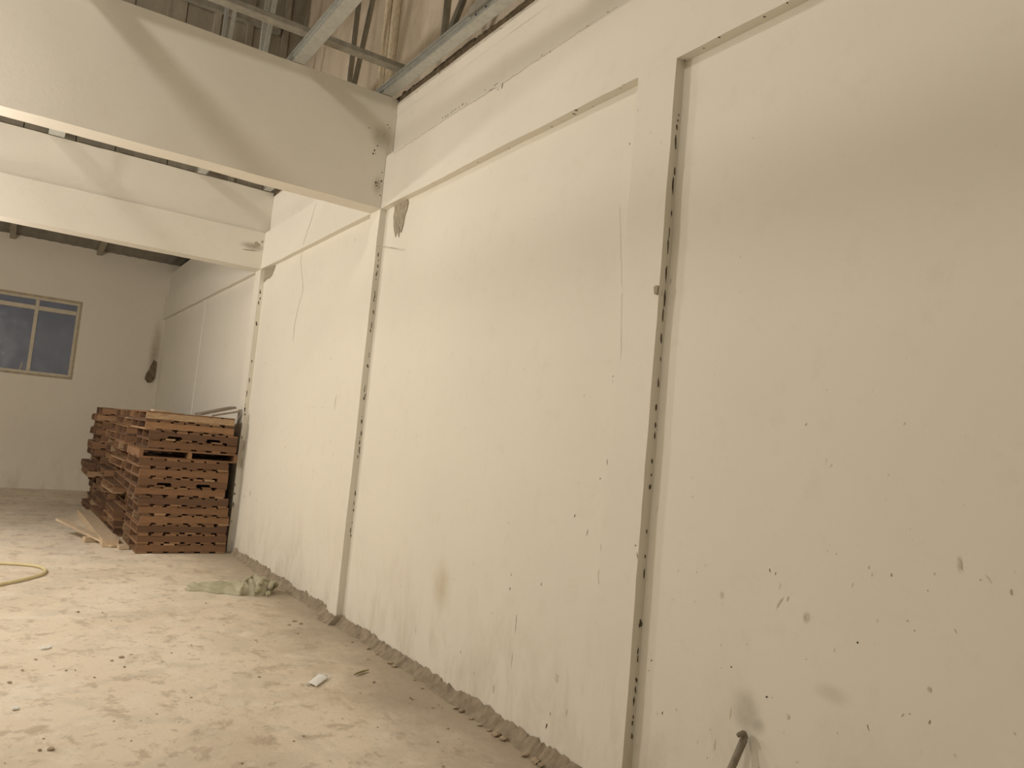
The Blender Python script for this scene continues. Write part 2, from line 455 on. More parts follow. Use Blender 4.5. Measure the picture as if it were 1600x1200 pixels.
# far partition above the second beam: grey boards
part = box_obj('wall_partition', (XL, YC1-0.06, 4.47), (0.255, YC1-0.02, 7.3), M_BOARD_D)
tag(part, 'dark grey board partition above the far cross beam', 'wall', kind='structure')
xs = [0.25]
for px in (486, 448, 392, 340, 290): xs.append(on(px, 40, 1, 9.78).x)
xs = sorted(xs, reverse=True)
while xs[-1] > XL+0.9: xs.append(xs[-1]-random.uniform(0.35, 0.6))
for a, b in zip(xs[1:], xs[:-1]):
    box_obj('board', (a+0.006, YC1-0.075-random.uniform(0, 0.02), 4.47), (b-0.006, YC1-0.06, 7.28), M_BOARD_D, part)
for x in xs[1:5]:
    box_obj('batten', (x-0.05, YC1-0.13, 4.47), (x+0.03, YC1-0.075, 7.28), M_BOARD_D, part, 0.004)
zr = on(400, 30, 1, 9.7).z
box_obj('rail', (-3.0, YC1-0.19, zr-0.08), (on(440, 30, 1, 9.7).x, YC1-0.10, zr+0.08), M_STEEL_D, part)

# ------------------------------------------------------------------ window wall, other walls, roofs
W1x = -1.412; W0x = -3.05; Wz0, Wz1 = 2.067, 3.56
bm = bmesh.new()
for a, b in (((XL, YW, 0), (W0x, YW+0.2, 4.60)), ((W1x, YW, 0), (0.30, YW+0.2, 4.60)), ((W0x, YW, 0), (W1x, YW+0.2, Wz0)), ((W0x, YW, Wz1), (W1x, YW+0.2, 4.60))):
    add_box(bm, a, b)
wall_back = from_bm('wall_back', bm, M_BACK)
tag(wall_back, 'dim cream plastered end wall with a steel window', 'wall', kind='structure')
wl = box_obj('wall_left', (XL-0.2, YF, 0), (XL, YW, 7.3), M_WALL); tag(wl, 'cream plastered wall opposite the pilasters', 'wall', kind='structure')
wf = box_obj('wall_front', (XL-0.2, YF-0.2, 0), (0.3, YF, 7.3), M_WALL); tag(wf, 'cream plastered wall at the near end of the hall', 'wall', kind='structure')

def sheet(name, x0, x1, ya, za, yb_, zb, pitch=0.19, rib=0.03):
    bm = bmesh.new(); n = int((x1-x0)/(pitch/4)); prev = None
    for i in range(n+1):
        x = x0+(x1-x0)*i/n; dz = (0, 0.0, rib, rib)[i % 4]
        row = (bm.verts.new((x, ya, za+dz)), bm.verts.new((x, yb_, zb+dz)), )
        if prev: bm.faces.new((prev[0], row[0], row[1], prev[1]))
        prev = row
    o = from_bm(name, bm, M_ROOF)
    sm = o.modifiers.new('thick', 'SOLIDIFY'); sm.thickness = 0.004; sm.offset = 1
    return o
ceil = sheet('ceiling', XL-0.2, 0.32, YF-0.2, 7.3, YC1+0.1, 7.3)
tag(ceil, 'ribbed metal sheet roof high over the hall', 'roof', kind='structure')
lean = sheet('ceiling_bay', XL-0.2, 0.32, YC1-0.02, 5.25, YW+0.35, 4.56, 0.19, 0.010)
tag(lean, 'dark low metal roof between the far beam and the window wall', 'roof', kind='structure')
for o_, zz in ((None, 0),):
    bm = bmesh.new()
    vs4 = [bm.verts.new(p) for p in ((0.30, YC1, 4.40), (0.30, YW+0.2, 4.40), (0.30, YW+0.2, 4.66), (0.30, YC1, 5.3))]
    bm.faces.new(vs4); bmesh.ops.solidify(bm, geom=list(bm.faces), thickness=-0.05)
    # gable infill over the side wall of the last bay
    g = from_bm('gable_infill', bm, M_WALL, wall_right)
def rz_lean(y): return 5.25+(4.56-5.25)*(y-YC1)/(YW+0.35-YC1)
for x in (on(158, 385, 1, YW-0.2).x, on(22, 355, 1, YW-0.2).x, -3.6, -5.0, -6.4):
    bm = bmesh.new(); w = 0.045
    a, b = YC1+0.02, YW
    vv = [bm.verts.new(p) for p in ((x-w, a, rz_lean(a)-0.11), (x+w, a, rz_lean(a)-0.11), (x+w, b, rz_lean(b)-0.09), (x-w, b, rz_lean(b)-0.09),
                                    (x-w, a, rz_lean(a)-0.002), (x+w, a, rz_lean(a)-0.002), (x+w, b, rz_lean(b)-0.002), (x-w, b, rz_lean(b)-0.002))]
    for f in ((3, 2, 1, 0), (4, 5, 6, 7), (0, 1, 5, 4), (1, 2, 6, 5), (2, 3, 7, 6), (3, 0, 4, 7)): bm.faces.new([vv[i] for i in f])
    from_bm('rafter', bm, M_RAFTER, lean)

# window
win = empty('window_1', (W1x, YW, Wz0)); tag(win, 'pale steel framed window with dark panes in the end wall', 'window', kind='structure')
def wpart(name, a, b, mat, bev=0.004):
    o = box_obj(name, Vector(a)-Vector(win.location), Vector(b)-Vector(win.location), mat, win, bev); return o
for a, b in (((W0x, YW-0.004, Wz0), (W1x, YW+0.12, Wz0+0.035)), ((W0x, YW-0.004, Wz1-0.035), (W1x, YW+0.12, Wz1)),
             ((W1x-0.03, YW-0.004, Wz0+0.035), (W1x, YW+0.12, Wz1-0.035)), ((W0x, YW-0.004, Wz0+0.035), (W0x+0.03, YW+0.12, Wz1-0.035))):
    wpart('window_reveal', a, b, M_REVEAL)
fx0, fx1, fz0, fz1 = W0x+0.03, W1x-0.03, Wz0+0.035, Wz1-0.035
mx = on(55, 500, 1, YW+0.05).x
tz = on(90, 486, 1, YW+0.05).z
yf0, yf1 = YW+0.02, YW+0.07
for a, b in (((fx0, yf0, fz0), (fx1, yf1, fz0+0.05)), ((fx0, yf0, fz1-0.05), (fx1, yf1, fz1)), ((fx1-0.05, yf0, fz0+0.05), (fx1, yf1, fz1-0.05)), ((fx0, yf0, fz0+0.05), (fx0+0.05, yf1, fz1-0.05))):
    wpart('window_frame', a, b, M_FRAME)
wpart('mullion', (mx-0.03, yf0-0.01, fz0+0.05), (mx+0.03, yf1, fz1-0.05), M_FRAME)
wpart('transom', (fx0+0.05, yf0-0.006, tz-0.04), (mx-0.03, yf1, tz+0.04), M_FRAME)
wpart('transom', (mx+0.03, yf0-0.006, tz-0.04), (fx1-0.05, yf1, tz+0.04), M_FRAME)
for (xa, xb) in ((fx0+0.05, mx-0.03), (mx+0.03, fx1-0.05)):
    for (za, zb) in ((fz0+0.05, tz-0.04), (tz+0.04, fz1-0.05)):
        wpart('pane', (xa, YW+0.042, za), (xb, YW+0.048, zb), M_GLASS, 0)
hp = on(33, 572, 1, YW+0.01)
bm = bmesh.new(); add_tube(bm, [Vector((hp.x-0.02, YW+0.012, hp.z-0.07))-win.location, Vector((hp.x, YW+0.012, hp.z))-win.location, Vector((hp.x+0.01, YW+0.012, hp.z+0.07))-win.location], 0.011, 6)
add_box(bm, Vector((hp.x-0.012, YW+0.01, hp.z-0.02))-win.location, Vector((hp.x+0.012, YW+0.042, hp.z+0.02))-win.location)
from_bm('window_stay', bm, M_FRAME, win)

# ------------------------------------------------------------------ marks, cracks and patches on the walls
def patch_poly(bm, c, u, v, pts):
    vs_ = [bm.verts.new(c+u*p[0]+v*p[1]) for p in pts]
    bm.faces.new(vs_)
def blob_pts(a, b, ang, n=9, rough=0.3):
    out = []
    ca, sa = math.cos(ang), math.sin(ang)
    for k in range(n):
        t = 2*PI*k/n; r = 1+random.uniform(-rough, rough)
        p, q = a*math.cos(t)*r, b*math.sin(t)*r
        out.append((p*ca-q*sa, p*sa+q*ca))
    return out
def wall_frame(axis):   # in-plane axes seen from the room
    return (Vector((0, -1, 0)), Vector((0, 0, 1))) if axis == 0 else (Vector((1, 0, 0)), Vector((0, 0, 1)))
from mathutils.bvhtree import BVHTree
_vs, _fs = [], []
for ob in [wall_right, b1, b2]+[c for c in list(wall_right.children)+list(b1.children)+list(b2.children) if c.name.split('.')[0] in ('ring_beam', 'pilaster', 'upper_course', 'end_infill')]:
    k0 = len(_vs); _vs += [v.co.copy() for v in ob.data.vertices]; _fs += [[k0+i for i in p.vertices] for p in ob.data.polygons]
BVH = BVHTree.FromPolygons(_vs, _fs)
def hit(px, py):
    d = ray(px, py).normalized()
    return BVH.ray_cast(CAM, d)
def mark(bm, px, py, plane, axis, a, b, ang, rough=0.3):
    loc, nrm, _, _ = hit(px, py)
    if loc is None: return
    ax = max(range(3), key=lambda i: abs(nrm[i]))
    u, v = (wall_frame(ax) if ax < 2 else (Vector((1, 0, 0)), Vector((0, 1, 0))))
    patch_poly(bm, loc+nrm*0.0012, (u-nrm*u.dot(nrm)).normalized(), (v-nrm*v.dot(nrm)).normalized(), blob_pts(a, b, ang, 9, rough))
def facemarks(bm, px, py, plane, axis, count, spread, size):
    for _ in range(count):
        mark(bm, px+random.gauss(0, spread[0]), py+random.gauss(0, spread[1]), plane, axis, size*random.uniform(0.4, 1.2), size*random.uniform(0.25, 0.6), random.uniform(0, PI))
grime = bmesh.new(); scuff = bmesh.new(); faint = bmesh.new()
# dark mould beads in the inner corner beside the near pilaster and the beam pilaster
def corner_beads(px0, py0, px1, py1, seq, plane):
    for t, ln, w in seq:
        px, py = px0+(px1-px0)*t, py0+(py1-py0)*t
        mark(grime, px-3.0+random.uniform(-1, 1), py, plane, 0, w, ln, 0.05, 0.35)
seqA = [(0.075, .006, .003), (0.083, .008, .003), (0.092, .018, .005), (0.115, .035, .005), (0.155, .028, .005), (0.175, .04, .005), (0.215, .02, .004), (0.24, .03, .004),
        (0.262, .045, .004), (0.30, .05, .005), (0.335, .04, .005), (0.36, .03, .004), (0.39, .025, .005), (0.42, .012, .003), (0.455, .022, .004), (0.49, .02, .005),
        (0.515, .013, .005), (0.53, .018, .004), (0.565, .012, .005), (0.585, .008, .004), (0.602, .013, .007), (0.665, .01, .004), (0.70, .008, .004), (0.725, .03, .004),
        (0.795, .018, .009), (0.835, .016, .004), (0.845, .02, .004), (0.875, .014, .006), (0.89, .016, .005), (0.905, .02, .005), (0.928, .012, .004), (0.937, .014, .006), (0.955, .012, .006)]
corner_beads(1069, 97, 986, 1200, seqA, E_)
seqB = [(random.uniform(0.02, 0.8), random.uniform(.006, .024), random.uniform(.0025, .0055)) for _ in range(44)]
corner_beads(596, 385, 538, 960, seqB, E_)
seqC = [(random.uniform(0.0, 0.95), random.uniform(.01, .03), random.uniform(.004, .008)) for _ in range(22)]
corner_beads(412, 440, 357, 868, seqC, E_)
# mould flecks on the soffits and along the ring-beam line
def soffit(px, py, a, b, ang):
    mark(grime, px, py, ZL, 2, a, b, ang, 0.4)
for px, py, a, b in ((897, 178, .006, .02), (900, 172, .012, .012), (862, 198, .004, .012), (796, 232, .004, .008), (747, 253, .005, .008), (676, 285, .004, .006),
                     (975, 132, .003, .008), (970, 138, .003, .008), (1100, 75, .004, .007), (1124, 58, .008, .006), (1195, 26, .008, .006), (1230, 4, .004, .01), (1070, 94, .004, .008), (926, 166, .003, .005)):
    soffit(px, py, a*.8, b*.8, random.uniform(0, PI))
for px, py in ((692, 184), (697, 182), (700, 180), (705, 176), (708, 173), (712, 171), (717, 168), (723, 163), (729, 162)):
    mark(grime, px, py, 0, 0, random.uniform(.006, .014), random.uniform(.003, .006), random.uniform(0, 1.2), .4)
mark(grime, 785, 134, 0, 0, .005, .02, -0.3); mark(grime, 768, 140, 0, 0, .03, .0022, 0.0); mark(grime, 775, 132, 0, 0, .03, .0022, 0.05)
for px, py in ((773, 138), (778, 140), (847, 86), (860, 81), (950, 19), (918, 41), (758, 141)): mark(grime, px, py, 0, 0, .004, .006, random.uniform(0, 3))
# beam face mould by the corner
for px, py in ((606, 195), (609, 200), (585, 235), (587, 240), (590, 228), (583, 240), (590, 286), (596, 283), (588, 290), (597, 270), (594, 305), (577, 200), (587, 285), (592, 293)):
    mark(grime, px, py, YB0, 1, random.uniform(.004, .010), random.uniform(.003, .008), random.uniform(0, 3), .4)
for px, py, a, b, an in ((392, 391, .10, .008, 0.08), (402, 382, .035, .03, 0.5), (410, 378, .012, .02, 0)):
    mark(scuff, px, py, YC0, 1, a, b, an)
# scattered specks and scuffs: pixel, half sizes, lean
for px, py, a, b, an in ((984, 225, .004, .010, 0), (1017, 207, .003, .007, 0), (1033, 222, .002, .010, 0.1), (997, 173, .003, .006, 0), (958, 588, .010, .003, 0.6), (949, 722, .004, .022, 0.1), (938, 748, .005, .008, 0),
                         (898, 806, .004, .012, -0.4), (918, 832, .003, .022, -0.2), (854, 1134, .009, .018, -0.2), (860, 1115, .005, .01, 0), (720, 1019, .005, .012, 0), (797, 920, .006, .012, 0), (799, 898, .004, .009, 0),
                         (846, 913, .004, .012, 0), (741, 1052, .003, .014, 0.1), (1034, 458, .002, .022, 0.15), (1048, 440, .002, .020, -0.2), (1157, 402, .009, .002, 0), (1120, 563, .002, .004, 0), (1018, 1032, .007, .004, .5),
                         (1014, 1048, .007, .003, 0), (1035, 1114, .004, .011, -0.3), (1057, 1109, .003, .006, 0), (1127, 1008, .002, .008, 0), (1143, 1042, .007, .005, .4), (1127, 1044, .002, .006, 0), (1198, 1089, .010, .004, .5),
                         (1207, 1090, .005, .003, .5), (1203, 891, .003, .010, 0.3), (1212, 896, .003, .008, 0), (1340, 1004, .007, .004, .6), (1418, 970, .004, .003, 0), (1532, 906, .004, .003, 0), (1260, 1030, .004, .003, 0),
                         (1307, 866, .004, .003, 0), (1047, 615, .002, .003, 0), (1028, 793, .003, .003, 0), (767, 266, .003, .006, 0), (836, 343, .004, .005, 0), (555, 375, .004, .020, 0.05), (470, 328, .005, .015, 0.2),
                         (446, 345, .004, .01, 0), (458, 457, .003, .016, 0.1), (420, 740, .007, .008, 0), (397, 776, .003, .004, 0), (382, 776, .012, .016, 0), (993, 852, .006, .005, 0), (996, 868, .003, .02, .3)):
    pl = 0.0 if px in (1017, 1033, 993, 996) else E_
    mark(grime if a*b > 2.2e-5 else scuff, px, py, pl, 0, a*.6, b*.75, an)
for px, py, a, b, an in ((1218, 942, .005, .026, -0.5), (1231, 935, .004, .012, -0.3), (1500, 880, .006, .03, 0.4), (1545, 905, .003, .022, 0.7), (1219, 915, .002, .02, -0.1), (1128, 930, .005, .01, 0), (1262, 965, .010, .014, 0),
                         (957, 596, .003, .012, 0), (1304, 1016, .004, .009, 0), (1371, 970, .004, .008, 0), (1453, 1078, .007, .007, 0), (1141, 1115, .004, .03, 0), (1117, 1165, .004, .03, 0), (885, 1112, .007, .025, 0), (870, 1060, .02, .03, 0),
                         (806, 975, .008, .05, 0), (650, 985, .006, .035, 0), (771, 1075, .012, .03, 0), (800, 1030, .006, .05, 0), (740, 880, .005, .02, 0), (627, 915, .015, .012, 0), (710, 905, .01, .008, 0),
                         (760, 900, .006, .006, 0), (1115, 1167, .003, .02, 0), (1090, 1160, .003, .015, 0), (1110, 1140, .005, .006, 0), (1232, 1120, .01, .01, 0)):
    mark(faint, px, py, E_, 0, a*.7, b*.85, an, .45)
for _ in range(90):    # finer specks, denser low down
    px = random.uniform(560, 1590); py = 1200-abs(random.gauss(0, 330))
    q = on(px, py, 0, E_)
    if q.z < 0.16 or YA0-0.02 < q.y < YA1+0.03 or py < 60: continue
    mark(random.choice((scuff, faint, faint)), px, py, E_, 0, random.uniform(.001, .003), random.uniform(.002, .008), random.uniform(-.6, .6), .4)
for _ in range(40):
    px = random.uniform(375, 530); py = random.uniform(560, 900)
    q = on(px, py, 0, E_)
    if q.z < 0.2 or not (YB1+0.1 < q.y < YC0-0.05): continue
    mark(random.choice((scuff, faint)), px, py, E_, 0, random.uniform(.003, .007), random.uniform(.004, .012), random.uniform(-.5, .5), .4)
for nm, b_, mt in (('mould_specks', grime, M_DIRT), ('scuff_marks', scuff, M_SCUFF), ('faint_marks', faint, M_SCUFF2)):
    o = from_bm(nm, b_, mt, wall_right); tag(o, kind='stuff')
# hairline cracks
def crack(pxs, plane, axis=0, w=0.0022, parent=wall_right, mat=M_SCUFF):
    pts = [on(px, py, axis, plane) for px, py in pxs]
    fine = []
    for a, b in zip(pts[:-1], pts[1:]):
        n = max(2, int((b-a).length/0.03))
        for k in range(n): fine.append(a.lerp(b, k/n))
    fine.append(pts[-1]); bm = bmesh.new(); prev = None
    nrm = Vector((-1, 0, 0)) if axis == 0 else Vector((0, -1, 0))
    for i, p in enumerate(fine):
        d = (fine[min(i+1, len(fine)-1)]-fine[max(i-1, 0)]).normalized(); s = d.cross(nrm).normalized()
        hq = BVH.ray_cast(CAM, (p-CAM).normalized())[0]
        if hq is not None and (hq-p).length < 0.1: p = hq
        j = s*random.uniform(-.004, .004)+nrm*0.0015; ww = w*random.uniform(0.5, 1.2)
        row = (bm.verts.new(p+j-s*ww), bm.verts.new(p+j+s*ww))
        if prev: bm.faces.new((prev[0], prev[1], row[1], row[0]))
        prev = row
    return from_bm('crack', bm, mat, parent)
crack([(494, 318), (487, 342), (480, 362), (474, 382)], 0.0, w=0.0036)
crack([(473, 386), (470, 410), (473, 440), (474, 452), (466, 480), (460, 510), (458, 533)], E_, w=0.003)
crack([(590, 385), (605, 386), (621, 389)], 0.0, w=.003)
crack([(526, 617), (522, 640)], E_, w=.003)
crack([(939, 850), (936, 880), (935, 912)], E_, w=.0016, mat=M_SCUFF2)
crack([(968, 320), (972, 440), (970, 560)], E_, w=.0012, mat=M_SCUFF2)
crack([(615, 240), (695, 187), (785, 131), (860, 80), (965, 10)], 0.0, w=.0018)
# raw mortar patches at the pilaster heads
def mortar_patch(outline, plane, axis=0, parent=wall_right, mat=M_MORTAR, th=0.008):
    pts = [on(px, py, axis, plane) for px, py in outline]
    nrm = Vector((-1, 0, 0)) if axis == 0 else Vector((0, -1, 0))
    bm = bmesh.new()
    top = [bm.verts.new(p+nrm*th) for p in pts]; base = [bm.verts.new(p-nrm*0.002) for p in pts]
    f = bm.faces.new(top); n = len(pts)
    for i in range(n): bm.faces.new((top[i], base[i], base[(i+1) % n], top[(i+1) % n]))
    bmesh.ops.triangulate(bm, faces=[f]); bmesh.ops.recalc_face_normals(bm, faces=list(bm.faces))
    return from_bm('mortar_patch', bm, mat, parent)
mortar_patch([(617, 315), (622, 310), (628, 309), (638, 311), (639, 317), (637, 328), (634, 337), (632, 349), (630, 353), (629, 360), (627.5, 364), (626, 358), (624, 371), (622, 360), (619, 371), (617, 362), (616, 352), (616, 338), (618, 328)], E_)
mortar_patch([(415, 412), (420, 411), (425, 409), (431, 408), (431, 416), (428, 424), (425, 431), (421, 435), (418, 436), (413, 441), (412.5, 430), (414, 420)], E_)
mortar_patch([(1023, 449), (1027, 446), (1030, 447), (1029, 454), (1028, 461), (1024, 460)], 0.0, th=0.008)
# knocked-out corner of the window wall
mortar_patch([(240, 563), (244, 566), (243, 580), (241, 592), (236, 598), (230, 598), (226, 592), (228, 584), (233, 577), (236, 570)], YW, 1, wall_back, M_JOINT, 0.03)

# ------------------------------------------------------------------ roof trusses
def channel(name, x0, x1, z0, z1, y0, y1, parent, mat=M_STEEL):
    """hat shaped light-gauge chord: flat underside and ribbed sides"""
    prof = [(x0, z1), (x0, z1-0.014), (x0+0.016, z1-0.016), (x0+0.016, (z0+z1)/2+0.012), (x0+0.002, (z0+z1)/2+0.008), (x0+0.002, (z0+z1)/2-0.006), (x0+0.014, (z0+z1)/2-0.010), (x0+0.014, z0+0.012), (x0, z0+0.008), (x0, z0),
            (x1, z0), (x1, z0+0.008), (x1-0.014, z0+0.012), (x1-0.014, z1-0.016), (x1, z1-0.014), (x1, z1)]
    bm = bmesh.new()
    A = [bm.verts.new((x, y0, z)) for x, z in prof]; B = [bm.verts.new((x, y1, z)) for x, z in prof]
    n = len(prof)
    for i in range(n): bm.faces.new((A[i], B[i], B[(i+1) % n], A[(i+1) % n]))
    bm.faces.new(A); bm.faces.new(list(reversed(B)))
    bmesh.ops.recalc_face_normals(bm, faces=list(bm.faces))
    return from_bm(name, bm, mat, parent)
def web(p, q, w, parent, mat=M_WEB):
    """lipped C section from p to q"""
    p, q = Vector(p), Vector(q); d = (q-p).normalized()
    s = Vector((1, 0, 0)); u = d.cross(s).normalized()
    prof = [(-w, -w*.6), (w, -w*.6), (w, w*.6), (w*.75, w*.6), (w*.75, -w*.35), (-w*.75, -w*.35), (-w*.75, w*.6), (-w, w*.6)]
    bm = bmesh.new()
    A = [bm.verts.new(p+u*a+s*b) for a, b in prof]; B = [bm.verts.new(q+u*a+s*b) for a, b in prof]
    n = len(prof)
    for i in range(n): bm.faces.new((A[i], A[(i+1) % n], B[(i+1) % n], B[i]))
    bm.faces.new(A); bm.faces.new(list(reversed(B)))
    bmesh.ops.recalc_face_normals(bm, faces=list(bm.faces))
    return from_bm('web', bm, mat, parent)
ZC0, ZC1 = ZT+0.004, ZT+0.094
TOPZ = 7.15
def truss(x0, x1, ynodes, label, wmat=None, wd=0.028):
    t = empty('roof_truss', ((x0+x1)/2, 6.15, ZC0)); tag(t, label, 'truss', 'steel roof trusses on the cross beams')
    def loc(o):
        o.parent = t; o.matrix_parent_inverse = Matrix.Translation(-t.location); return o
    loc(channel('bottom_chord', x0, x1, ZC0, ZC1, YF+0.05, 9.58, None))
    loc(channel('top_chord', x0, x1, TOPZ, TOPZ+0.09, YF+0.05, 9.58, None))
    xm = (x0+x1)/2
    for (yn, ydiag) in ynodes:
        loc(web((xm, yn, ZC0+0.03), (xm, yn-0.02, TOPZ+0.03), wd, None, wmat or M_WEB))
        loc(web((xm-0.002, yn-0.03, ZC0+0.03), (xm-0.002, ydiag, TOPZ+0.03), wd, None, wmat or M_WEB))
    return t, loc
XT1 = (-0.095, -0.005); XT2 = (-0.880, -0.782)
n1 = on(693, 66, 0, -0.05).y; n2 = on(540, 180, 0, -0.05).y
def top_y(px0, py0, x, yn):    # where the diagonal through this pixel reaches the top chord
    q = on(px0, py0, 0, x); k = (q.y-yn)/(q.z-ZC0-0.03); return yn+k*(TOPZ-ZC0)
t1, loc1 = truss(*XT1, [(n1, top_y(724, 0, -0.05, n1-0.03)), (n2, top_y(583, 0, -0.05, n2-0.03)), (n1-2.0, n1-2.7), (n1-4, n1-4.7)], 'galvanised steel truss lying along the top of the side wall')
xm2 = sum(XT2)/2
n3 = on(399, 150, 0, xm2).y
t2, loc2 = truss(*XT2, [(n3, top_y(430, 0, xm2, n3-0.03)), (min(9.4, n3+2.0), n3+1.2), (n3-4.2, n3-5.0), (n3-6.4, n3-7.2)], 'galvanised steel truss standing about a metre in from the side wall', M_STEEL, 0.03)
t3, loc3 = truss(-2.40, -2.25, [(8.2, 7.5), (4.0, 3.3), (1.5, 0.8)], 'galvanised steel truss far out from the side wall')
# splice piece with screws on the chord by the wall
ysp0 = on(735, 16, 0, -0.10).y
sp = loc1(box_obj('splice_plate', (-0.112, 2.6, ZC0+0.045), (-0.096, ysp0, ZC1+0.02), M_STEEL_D))
for k in range(8):
    yy = ysp0-0.08-k*0.13; bm = bmesh.new()
    add_tube(bm, [(-0.092, yy, ZC0+0.026), (-0.101, yy, ZC0+0.026)], 0.007, 6)
    loc1(from_bm('screw', bm, M_DARK))
# flat bar across the chords
pb = on(627, 105, 2, ZC1+0.03); pa = on(351, 2, 2, ZC1+0.03)
ymid = (pa.y+pb.y)/2
bm = bmesh.new(); add_box(bm, (-7.95, ymid-0.045, ZC1+0.001), (pb.x+0.04, ymid+0.045, ZC1+0.05)); bevel(bm, 0.006)
tb = from_bm('bracing_bar', bm, M_STEEL_D); tag(tb, 'dull steel bracing bar lying across the truss chords', 'bar')

# ------------------------------------------------------------------ pallets
PL, PW = 0.97, 1.08      # along x (stringers), along y (deck boards)
def mesh_box(name, sx, sy, sz, bev=0.003):
    bm = bmesh.new(); add_box(bm, (-sx/2, -sy/2, 0), (sx/2, sy/2, sz))
    for v in bm.verts: v.co += Vector((random.uniform(-.002, .002), random.uniform(-.004, .004), 0))
    me = bpy.data.meshes.new(name); bm.to_mesh(me); bm.free(); me.materials.append(M_WOOD); return me
ME_DECK = [mesh_box('deck_board', w, PW, 0.018) for w in (0.112, 0.122, 0.098)]
ME_STR = mesh_box('stringer', PL, 0.042, 0.0705)
def stringer_notched():
    """stringer with two fork notches cut into its underside"""
    bm = bmesh.new(); L, h, w = PL/2, 0.0705, 0.021
    prof = [(-L, 0), (-L*0.62, 0), (-L*0.58, 0.030), (-L*0.30, 0.030), (-L*0.26, 0), (L*0.26, 0), (L*0.30, 0.030), (L*0.58, 0.030), (L*0.62, 0), (L, 0), (L, h), (-L, h)]
    A = [bm.verts.new((x, -w, z)) for x, z in prof]; B = [bm.verts.new((x, w, z)) for x, z in prof]; n = len(prof)
    bm.faces.new(A); bm.faces.new(list(reversed(B)))
    for i in range(n): bm.faces.new((A[i], B[i], B[(i+1) % n], A[(i+1) % n]))
    bmesh.ops.recalc_face_normals(bm, faces=list(bm.faces))
    me = bpy.data.meshes.new('stringer'); bm.to_mesh(me); bm.free(); me.materials.append(M_WOOD); return me
ME_STRN = stringer_notched()
HP = 0.1065
ORD = ['bottom', 'second', 'third', 'fourth', 'fifth', 'sixth', 'seventh', 'eighth', 'ninth', 'tenth', 'eleventh', 'twelfth', 'thirteenth', 'fourteenth', 'top']
def pallet(x, y, z, rz, label, group, notched=False, rot90=False, gap=None):
    t = empty('wooden_pallet', (x, y, z), rz+(PI/2 if rot90 else 0)); tag(t, label, 'pallet', group)
    for yy in (-PW/2+0.021, 0, PW/2-0.021):
        s = link('stringer', ME_STRN if notched else ME_STR, None, t); s.location = (0, yy, 0.018)
    n = 7
    for k in range(n):
        me = ME_DECK[random.choice((0, 0, 1, 2))]
        if gap == k: continue
        d = link('deck_board', me, None, t)
        d.location = ((-PL/2+0.058)+(PL-0.116)*k/(n-1)+random.uniform(-.008, .008)*(0 < k < n-1), random.uniform(-.012, .006), 0.0885)
    for k in range(6):
        d = link('bottom_board', ME_DECK[random.choice((0, 1, 2))], None, t)
        d.location = ((-PL/2+0.058)+(PL-0.116)*k/5, random.uniform(-.01, .006), 0.0)
    return t
def place_word(i, n):
    if i == 0: return 'at the bottom'
    if i == n-1: return 'on top'
    return ORD[i]+' from the floor'
# front stack: left front corner of each layer measured in the photograph
cornerpx = [211, 212, 214, 218, 226, 217, 212, 203, 196, 205, 224, 246, 236, 219, 197]
for i in range(15):
    z = i*HP
    py = 860-i*15.2
    xl = on(cornerpx[i], py, 1, 9.52).x
    xl = max(-1.09, min(-0.97, xl))
    rot = (i == 10)
    cx = xl+PL/2 + (0.07 if rot else 0)
    pallet(min(cx, -0.03-PL/2-random.uniform(0, .03)) if not rot else min(cx, -0.03-PW/2), 9.50+PW/2+random.uniform(-.015, .03) - (0.07 if rot else 0), z, random.uniform(-.02, .02),
           'brown wooden pallet %s in the stack beside the wall pilaster' % place_word(i, 15), 'pallets in the stack beside the wall pilaster', notched=(i in (7, 12)), rot90=rot, gap=(3 if i == 14 else None))
for (sname, yc, xo, n) in (('second stack from the wall pilaster', 11.30, -1.06, 15), ('third stack from the wall pilaster', 12.50, -1.10, 15), ('stack nearest the window wall', 13.70, -1.17, 15)):
    lean_ = {'s': -0.0, 't': 0.006}.get(sname[0], 0.004)
    for i in range(n):
        xl = xo + lean_*i + random.uniform(-.075, .075) - (0.05 if i in (5, 6) else 0)
        if i == n-1 and sname[0] == 't': xl += .05
        pallet(min(xl+PL/2, -0.03-PL/2), yc+random.uniform(-.03, .03), i*HP, random.uniform(-.035, .035),
               'brown wooden pallet %s in the %s' % (place_word(i, n), sname), 'pallets in the '+sname, notched=(random.random() < 0.3))
# loose boards lying on the front stack
ztop = 15*HP
def plank(name, p, q, w, th, mat, label, cat='plank', group=None, flat=Vector((0, 0, 1))):
    p, q = Vector(p), Vector(q); d = (q-p); L = d.length; d.normalize()
    s = d.cross(flat).normalized(); u = s.cross(d)
    bm = bmesh.new(); add_box(bm, (0, -w/2, 0), (L, w/2, th))
    bmesh.ops.subdivide_edges(bm, edges=[e for e in bm.edges if abs((e.verts[0].co-e.verts[1].co).x) > L*0.5], cuts=3)
    for v in bm.verts: v.co += Vector((random.uniform(-.003, .003), random.uniform(-.003, .003), 0))
    mt = Matrix(((d.x, s.x, u.x, p.x), (d.y, s.y, u.y, p.y), (d.z, s.z, u.z, p.z), (0, 0, 0, 1)))
    o = bpy.data.objects.new(name, None)
    me = bpy.data.meshes.new(name); bm.normal_update(); bm.to_mesh(me); bm.free(); me.materials.append(mat)
    bpy.data.objects.remove(o)
    o = bpy.data.objects.new(name, me); COL.objects.link(o); o.matrix_world = mt
    return tag(o, label, cat, group)
plank('loose_board', (-0.50, 9.70, ztop+0.002), (-0.09, 9.76, ztop+0.125), 0.20, 0.024, M_GREYWOOD, 'grey brown board tilted up on the pallet stack by the pilaster')
